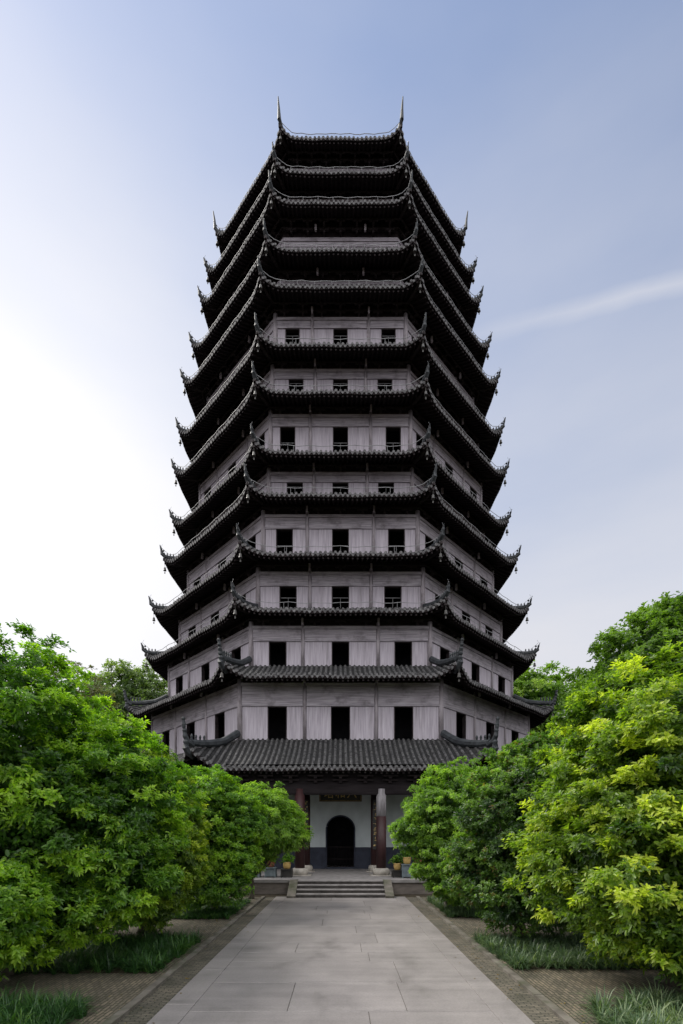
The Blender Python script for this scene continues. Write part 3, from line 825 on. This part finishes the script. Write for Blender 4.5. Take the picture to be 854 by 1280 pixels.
def tree(name, base, lobes, lab, cat, leafm, L, Wd, nclump, shoots, seed, rc=(.28, .5), n=6, group=None, tint=(.5, .18), fill=.35, droop=.25, zmin=.3, tr=.13, limbs=True, upb=.55, extra=None):
    """lobes: (x, y, z, rx, ry, rz) in world metres"""
    rng = np.random.default_rng(seed); r = empty(name, base, lab, cat, group)
    Lb = np.array(lobes, float); area = (Lb[:, 3]*Lb[:, 4]+Lb[:, 3]*Lb[:, 5]+Lb[:, 4]*Lb[:, 5]); w = area/area.sum()
    cs = []; ns = []; dp = []
    while sum(map(len, cs)) < nclump:
        m = nclump*2; li = rng.choice(len(Lb), m, p=w); d = norm(rng.normal(size=(m, 3)))
        dep = rng.uniform(0, 1, m)**2.2*.45
        p = Lb[li, :3]+d*Lb[li, 3:]*(1-dep)[:, None]*(1+rng.normal(0, .085, m))[:, None]
        ok = p[:, 2] > zmin
        for q in range(len(Lb)):
            inn = np.linalg.norm((p-Lb[q, :3])/Lb[q, 3:], axis=1); ok &= ~((inn < .62) & (li != q))
        cs.append(p[ok]); ns.append(norm(d[ok]/Lb[li[ok], 3:])); dp.append(dep[ok])
    cs = np.concatenate(cs)[:nclump]; ns = np.concatenate(ns)[:nclump]; dp = np.concatenate(dp)[:nclump]
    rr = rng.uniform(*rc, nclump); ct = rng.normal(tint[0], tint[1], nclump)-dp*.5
    # shoots sit on the outside of each clump, clumps are flattened shelves
    idx = np.repeat(np.arange(nclump), shoots); N = len(idx)
    d = norm(rng.normal(size=(N, 3)) + ns[idx]*.9 + np.array([0, 0, .45])); sc = np.stack([rr[idx], rr[idx], rr[idx]*.6], 1)
    P = cs[idx]+d*sc*rng.uniform(.35, 1.05, N)[:, None]
    A = norm(d*.5 + ns[idx]*.4 + np.array([0, 0, upb]) + rng.normal(0, .25, (N, 3)))
    tn = ct[idx]+rng.normal(0, .1, N)
    P = P-np.array(base)
    V, Q, T = leaves(P, A, tn, n, L, Wd, rng, droop)
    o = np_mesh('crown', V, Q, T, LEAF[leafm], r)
    # inner foliage so the middle is not see-through, tinted dark to paint in shade
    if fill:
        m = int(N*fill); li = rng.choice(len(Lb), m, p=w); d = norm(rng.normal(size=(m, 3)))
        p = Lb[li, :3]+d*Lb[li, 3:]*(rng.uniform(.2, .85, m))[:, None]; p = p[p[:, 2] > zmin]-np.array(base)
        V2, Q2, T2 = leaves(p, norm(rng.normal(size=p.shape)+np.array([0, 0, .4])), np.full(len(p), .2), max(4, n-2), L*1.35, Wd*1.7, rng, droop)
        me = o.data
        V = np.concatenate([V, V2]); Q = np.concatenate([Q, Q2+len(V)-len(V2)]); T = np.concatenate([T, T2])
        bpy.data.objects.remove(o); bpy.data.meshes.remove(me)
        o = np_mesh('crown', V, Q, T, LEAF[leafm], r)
    if extra:
        m = rng.choice(N, int(N*extra[1]), replace=False); ctr = cs[rng.choice(nclump, 6)]-np.array(base)
        V3, Q3, T3 = leaves(P[m], A[m], tn[m], n, L, Wd, rng, droop); np_mesh('young_leaves', V3, Q3, T3, LEAF[extra[0]], r)
    # trunk and limbs
    b = MB(base); bx, by, bz = base
    top = Lb[:, :3].mean(0)
    kz = bz+(top[2]-bz)*.35
    b.tube([(bx, by, bz-.05), (bx+.03, by, bz+.15), (bx+.02, by+.02, kz*.6), (bx, by, kz)], [tr*1.5, tr*1.1, tr, tr*.9], 8)
    sel = list(Lb[:, :3])+[cs[q] for q in rng.choice(nclump, min(26 if limbs else 8, nclump), replace=False)]
    for q in sel:
        s = np.array([bx, by, kz*rng.uniform(.75, 1)]); m1 = s*.6+q*.4+rng.normal(0, .12, 3); m1[2] += .1; m2 = s*.25+q*.75+rng.normal(0, .1, 3)
        b.tube([tuple(s), tuple(m1), tuple(m2), tuple(q)], [tr*.5, tr*.36, tr*.22, tr*.08], 5)
    b.build('trunk', M['bark'], r, True)
    return r
GL, GR = 'trees along the left of the path', 'trees along the right of the path'
def px(x, d): return (x-426)/600*d
# left row
tree('tree', (-6.7, 9.6, .03), [(-7.5, 9.6, 4.75, 2.6, 2.5, 2.15), (-6.1, 9.8, 3.0, 1.9, 2.1, 2.0), (-6.6, 8.7, 1.6, 1.6, 1.3, 1.2), (-5.6, 9.6, 1.5, 1.2, 1.1, .9), (-5.0, 10.6, 3.3, 1.5, 1.8, 1.9), (-4.7, 10.2, 2.1, 1.0, 1.2, 1.1), (-5.9, 7.9, 1.6, .8, .7, .8)],
     'large dark glossy evergreen nearest on the left, branches almost to the paving', 'tree', 'green', .108, .04, 1100, 28, 1, (.2, .42), 7, GL, (.60, .22), zmin=.35)
tree('tree', (-5.6, 13.6, .03), [(-6.9, 13.6, 4.0, 2.0, 2.1, 2.0), (-5.6, 13.4, 3.1, 1.5, 1.7, 1.75), (-4.7, 12.9, 2.1, 1.1, 1.1, 1.2), (-6.0, 12.8, 3.7, 1.3, 1.3, 1.3), (-5.4, 12.6, 1.4, 1.4, 1.1, .95), (-4.75, 13.4, 3.1, .85, 1.0, .9)],
     'rounded light green evergreen, second from the front in the left row', 'tree', 'lime', .092, .035, 1100, 28, 2, (.18, .38), 7, GL, (.50, .2), zmin=.4)
tree('tree', (-4.6, 17.4, .03), [(-5.6, 17.4, 3.6, 1.6, 1.5, 1.7), (-4.6, 17.2, 3.3, 1.25, 1.3, 1.7), (-3.95, 16.9, 2.3, 1.0, 1.0, 1.1), (-6.3, 17.2, 3.9, 1.5, 1.4, 1.1), (-4.5, 16.5, 1.2, 1.3, .9, .85), (-3.6, 17.2, 3.2, .9, .9, 1.0)],
     'mid green leafy tree in the left row, next before the feathery one', 'tree', 'green', .085, .033, 1100, 26, 3, (.18, .35), 7, GL, (.62, .2), zmin=.4)
tree('tree', (-3.85, 20.7, .03), [(-3.4, 20.2, 3.7, 1.5, 1.3, 1.15), (-2.6, 19.8, 3.15, .95, .9, .95), (-2.15, 19.6, 2.85, .65, .6, .65), (-3.9, 20.0, 2.5, 1.2, 1.0, 1.2)],
     'feathery bright green maple reaching over the left end of the steps', 'tree', 'fresh', .13, .03, 400, 24, 4, (.2, .4), 6, GL, (.6, .15), droop=.55, zmin=1.3, tr=.1)
# right row
tree('tree', (6.2, 8.9, .03), [(6.75, 9.0, 4.0, 2.5, 2.3, 2.2), (5.55, 9.2, 3.0, 1.6, 1.9, 1.6), (4.95, 9.4, 2.3, 1.2, 1.3, 1.4), (5.6, 8.0, 2.0, 1.4, 1.2, 1.3), (5.45, 7.3, 1.2, .7, .6, .6), (5.6, 8.9, 1.3, 1.1, 1.1, .8), (6.6, 7.6, 1.4, 1.1, 1.0, 1.0)],
     'large yellow-green evergreen nearest on the right, lowest sprays over the sedge', 'tree', 'lime', .105, .041, 1200, 28, 5, (.2, .42), 7, GR, (.55, .22), zmin=.35)
tree('tree', (4.9, 13.2, .03), [(5.1, 13.2, 3.4, 1.7, 1.7, 1.8), (4.35, 13.0, 2.5, 1.1, 1.2, 1.5), (3.9, 13.2, 1.9, .95, 1.0, 1.0), (5.9, 13.4, 3.9, 1.7, 1.6, 1.7), (4.9, 12.4, 1.3, 1.4, 1.0, .9)],
     'dark green evergreen with bronze upper leaves, second in the right row', 'tree', 'deep', .088, .035, 1050, 26, 6, (.18, .38), 7, GR, (.55, .22), zmin=.4, extra=('red', .05))
tree('tree', (3.9, 17.6, .03), [(4.3, 17.6, 3.7, 1.6, 1.5, 1.7), (3.6, 17.4, 3.1, 1.1, 1.2, 1.3), (2.65, 17.3, 2.9, .7, .7, .75), (3.75, 17.1, 1.9, 1.1, 1.0, 1.05), (4.3, 16.7, 1.2, 1.1, .9, .8)],
     'bright green maple in the right row, closest to the right doorway column', 'tree', 'fresh', .085, .032, 850, 24, 7, (.16, .32), 7, GR, (.5, .2), zmin=.4, droop=.4)
# behind
GB = 'trees behind the path rows'
tree('tree', (16.5, 24, 0), [(17, 24, 10.5, 4.6, 4, 3.6), (14.2, 23.6, 9.0, 2.6, 2.5, 2.0), (19, 23, 8, 5, 4, 4), (12.6, 24, 7.6, 1.6, 1.8, 1.2), (17.2, 24, 12.6, 2.6, 2.4, 1.8)],
     'tall dark green tree high at the right edge, behind the yellow-green one', 'tree', 'deep', .2, .1, 1000, 26, 8, (.45, .9), 6, GB, (.85, .15), zmin=3, tr=.3, fill=.25)
tree('tree', (21.5, 50, 0), [(20.2, 50, 15.6, 4.0, 4, 4.2), (23.6, 50, 13, 3.5, 4, 4), (19, 49, 11, 3.5, 3.5, 4.5), (24, 50, 9, 5, 4, 5)],
     'pale green camphor tree just right of the pagoda eaves', 'tree', 'farlime', .36, .18, 620, 22, 9, (.8, 1.4), 5, GB, (.55, .2), zmin=3, tr=.4, fill=.25)
tree('tree', (-25, 56, 0), [(-24.5, 56, 18.3, 5, 4, 4.3), (-21.5, 55, 14, 4, 4, 4), (-28, 56, 14, 5, 4, 5), (-24, 55, 9, 7, 4, 6)],
     'round hazy green tree between the left row and the pagoda', 'tree', 'far', .34, .16, 760, 22, 10, (.7, 1.3), 5, GB, (.55, .15), zmin=3, tr=.45, fill=.25)
tree('tree', (-17.5, 30, 0), [(-17.3, 30, 12.0, 2.0, 2, 1.6), (-15.6, 30, 11.2, 1.4, 1.4, 1.0), (-19.5, 30, 12.4, 1.8, 1.6, 1.4)],
     'sparse brownish tree showing its twigs above the left row', 'tree', 'dry', .16, .07, 200, 10, 11, (.3, .6), 5, GB, (.5, .2), zmin=4, tr=.2, fill=0, limbs=True)
# woodland far off on both sides closes the horizon
rngw = np.random.default_rng(77)
def wood(name, side, seed):
    rng = np.random.default_rng(seed); Ps = []
    for q in range(26):
        x = side*rng.uniform(13, 46); y = rng.uniform(26, 62) + abs(x)*.3; h = rng.uniform(5.5, 9.5)
        if sqrt(x*x+(y-42)**2) < 22: continue
        m = 1300; d = norm(rng.normal(size=(m, 3))); Ps.append(np.array([x, y, h*.5])+d*np.array([3.2, 3.2, h*.5])*rng.uniform(.7, 1.05, m)[:, None])
    P = np.concatenate(Ps); P = P[P[:, 2] > .2]
    V, Q, T = leaves(P, norm(rng.normal(size=P.shape)+np.array([0, 0, .6])), rng.normal(.35, .2, len(P)), 4, .5, .28, rng)
    return props(np_mesh(name, V, Q, T, LEAF['deep']), 'far dark woodland closing the view %s of the pagoda' % ('left' if side < 0 else 'right'), 'woodland', None, 'stuff')
wood('woodland', -1, 5); wood('woodland', 1, 6)
# clipped hedge in deep shade behind each row
def hedge(x0, x1, y0, y1, h, seed, lab):
    rng = np.random.default_rng(seed); m = int((x1-x0)*(y1-y0)*60)
    P = np.stack([rng.uniform(x0, x1, m), rng.uniform(y0, y1, m), h*rng.uniform(.02, 1, m)**.6], 1)
    base = ((x0+x1)/2, (y0+y1)/2, 0)
    r = empty('hedge', base, lab, 'hedge')
    V, Q, T = leaves(P-np.array(base), norm(rng.normal(size=P.shape)+np.array([0, 0, .7])), rng.normal(.3, .15, m), 6, .14, .07, rng)
    np_mesh('foliage', V, Q, T, LEAF['deep'], r)
    b = MB(base)
    for q in range(14):
        x, y = rng.uniform(x0+.2, x1-.2), rng.uniform(y0+.2, y1-.2); b.tube([(x, y, -.02), (x+.05, y, h*.4), (x-.05, y+.1, h*.8)], [.03, .025, .01], 5)
    b.build('stems', M['bark'], r)
hedge(-14.5, -8.6, 8, 20.5, 2.4, 21, 'dark evergreen hedge in the shade behind the left row')
hedge(8.3, 14.5, 8, 20.5, 2.4, 22, 'dark evergreen hedge in the shade behind the right row')

# ------------------------------------------------------------------ beds of grass
def bed(x0, x1, y0, y1, h, seed, m, lab, dens=40, bl=28, wd=.011, tint=(.4, .2)):
    rng = np.random.default_rng(seed); A = (x1-x0)*(y1-y0); n = int(A*dens)
    cx = rng.uniform(x0+.1, x1-.1, n); cy = rng.uniform(y0+.1, y1-.1, n)
    c = np.stack([cx, cy, np.full(n, .02)], 1); ch = h*rng.uniform(.75, 1.15, n)
    idx = np.repeat(np.arange(n), bl); N = len(idx); an = rng.uniform(0, 2*pi, N); ln = ch[idx]*rng.uniform(.8, 1.7, N); out = rng.uniform(.3, 1.0, N)
    dx, dy = np.cos(an), np.sin(an); b0 = c[idx]+np.stack([dx, dy, dx*0], 1)*rng.uniform(0, .05, N)[:, None]
    rows = []; sx_, sy_ = -dy, dx
    for t in (0, .4, .75, 1.0):
        hx = ln*out*(t**1.7); hz = ln*(t*(1-.25*out)-(t**3)*out*.62)
        p = b0+np.stack([dx*hx, dy*hx, hz], 1); w = wd*(1-t*.85)*rng.uniform(.8, 1.2, N)
        s = np.stack([sx_*w, sy_*w, 0*w], 1); rows += [p-s, p+s]
    V = np.stack(rows, 1).reshape(-1, 3); k = np.arange(N)[:, None]*8
    Q = np.concatenate([k+np.array([[0, 1, 3, 2]]), k+np.array([[2, 3, 5, 4]]), k+np.array([[4, 5, 7, 6]])])
    tt = np.repeat(np.clip(rng.normal(tint[0], tint[1], n)[idx]+rng.normal(0, .15, N), 0, 1)[:, None], 8, 1).ravel()
    props(np_mesh('grass', V, Q, tt, LEAF[m]), lab, 'grass', None, 'stuff')
    sx0, sx1 = (x0, x1-.16) if x0 < 0 else (x0+.16, x1)
    sheet('planting_bed', sx0, sx1, y0+.14, y1-.1, .036, M['soil'])
bed(-9, -3.55, 9.5, 12.6, .34, 31, 'grass', 'dark green grass bed under the nearest left tree')
bed(-9, -3.6, 15.6, 19.6, .26, 32, 'grass', 'green grass bed farther along the left of the path')
bed(-9, -3.85, 4.6, 7.9, .34, 33, 'grass', 'grass bed at the bottom left corner')
bed(3.45, 9, 9.8, 12.8, .32, 34, 'sedge', 'dark sedge bed below the yellow-green tree')
bed(3.55, 9, 15.8, 20.2, .28, 35, 'sedge', 'grey-green sedge bed near the right end of the platform')
bed(3.75, 9, 4.6, 8.0, .36, 36, 'sedge', 'arching grey-green sedge at the bottom right corner', 30, 30, .012, (.55, .2))

# leaf litter on the paving
rng = np.random.default_rng(9); n = 900
sd_ = rng.choice([-1, 1], n); P = np.stack([sd_*(2.6+rng.exponential(1.3, n)), rng.uniform(3, 21, n), np.full(n, .045)], 1)
P[:, 2] = np.where(np.abs(P[:, 0]) < 3.36, .012, .045)
V, Q, T = leaves(P, norm(rng.normal(0, .15, (n, 3))+np.array([0, 0, 1])), rng.uniform(0, 1, n), 1, .07, .03, rng, 0, (1.3, 1.6))
props(np_mesh('leaf_litter', V, Q, T, LEAF['red']), 'fallen brown leaves scattered beside the path', 'leaves', None, 'stuff')

# ------------------------------------------------------------------ potted plants on the platform
def potted(x, y, hs_, pot, stand, lab, seed, ph=.34, pr=.2, plant=.35, leafk='green'):
    base = (x, y, PZ); r = empty('potted_plant', base, lab, 'potted plant', 'potted plants on the platform')
    b = MB(base); w = .24
    if hs_:
        for sx in (-1, 1):
            for sy in (-1, 1): b.box(x+sx*w-.03, x+sx*w+.03, y+sy*w-.03, y+sy*w+.03, PZ, PZ+hs_-.05)
        b.box(x-w-.04, x+w+.04, y-w-.04, y+w+.04, PZ+hs_-.05, PZ+hs_); b.box(x-w+.03, x+w-.03, y-w+.02, y+w-.02, PZ+.06, PZ+hs_-.051)
        b.build('stand', stand, r)
    b = MB(base); z = PZ+hs_+.001
    b.lathe([(pr*.7, 0), (pr*.85, .05), (pr, ph*.6), (pr*.95, ph*.85), (pr*1.12, ph), (pr*.95, ph), (pr*.9, ph-.05)], (x, y, z), 16); b.build('pot', pot, r, True)
    rng = np.random.default_rng(seed); m = 90
    P = np.array([0, 0, hs_+ph+plant*.5])+rng.normal(size=(m, 3))*np.array([.14, .14, plant*.32])
    V, Q, T = leaves(P, norm(rng.normal(size=(m, 3))+np.array([0, 0, .8])), rng.normal(.4, .2, m), 6, .12, .045, rng)
    np_mesh('foliage', V, Q, T, LEAF[leafk], r)
for j, (x, y, hs_, pot, stand, lab) in enumerate([
    (px(388, 24)-1.15, 23.9, .42, M['terra'], M['black'], 'ochre pot on a black stand just left of the left column'),
    (px(388, 24)-1.95, 23.9, .5, M['redpot'], M['crate'], 'red clay pot on a grey stand, middle of the left three'),
    (px(388, 24)-2.75, 23.9, .5, M['crate'], M['crate'], 'dark glazed pot on a grey stand, farthest left of the doorway'),
    (px(497, 24), 23.9, .36, M['terra'], M['black'], 'ochre pot on a low black stand just right of the right column'),
    (px(509, 23.6), 23.6, .68, M['terra'], M['crate'], 'ochre pot on a tall blue-grey stand right of the doorway'),
    (px(523, 23.9), 23.9, .6, M['redpot'], M['crate'], 'red clay pot on a grey stand, farthest right of the doorway')]):
    potted(x, y, hs_, pot, stand, lab, 50+j)
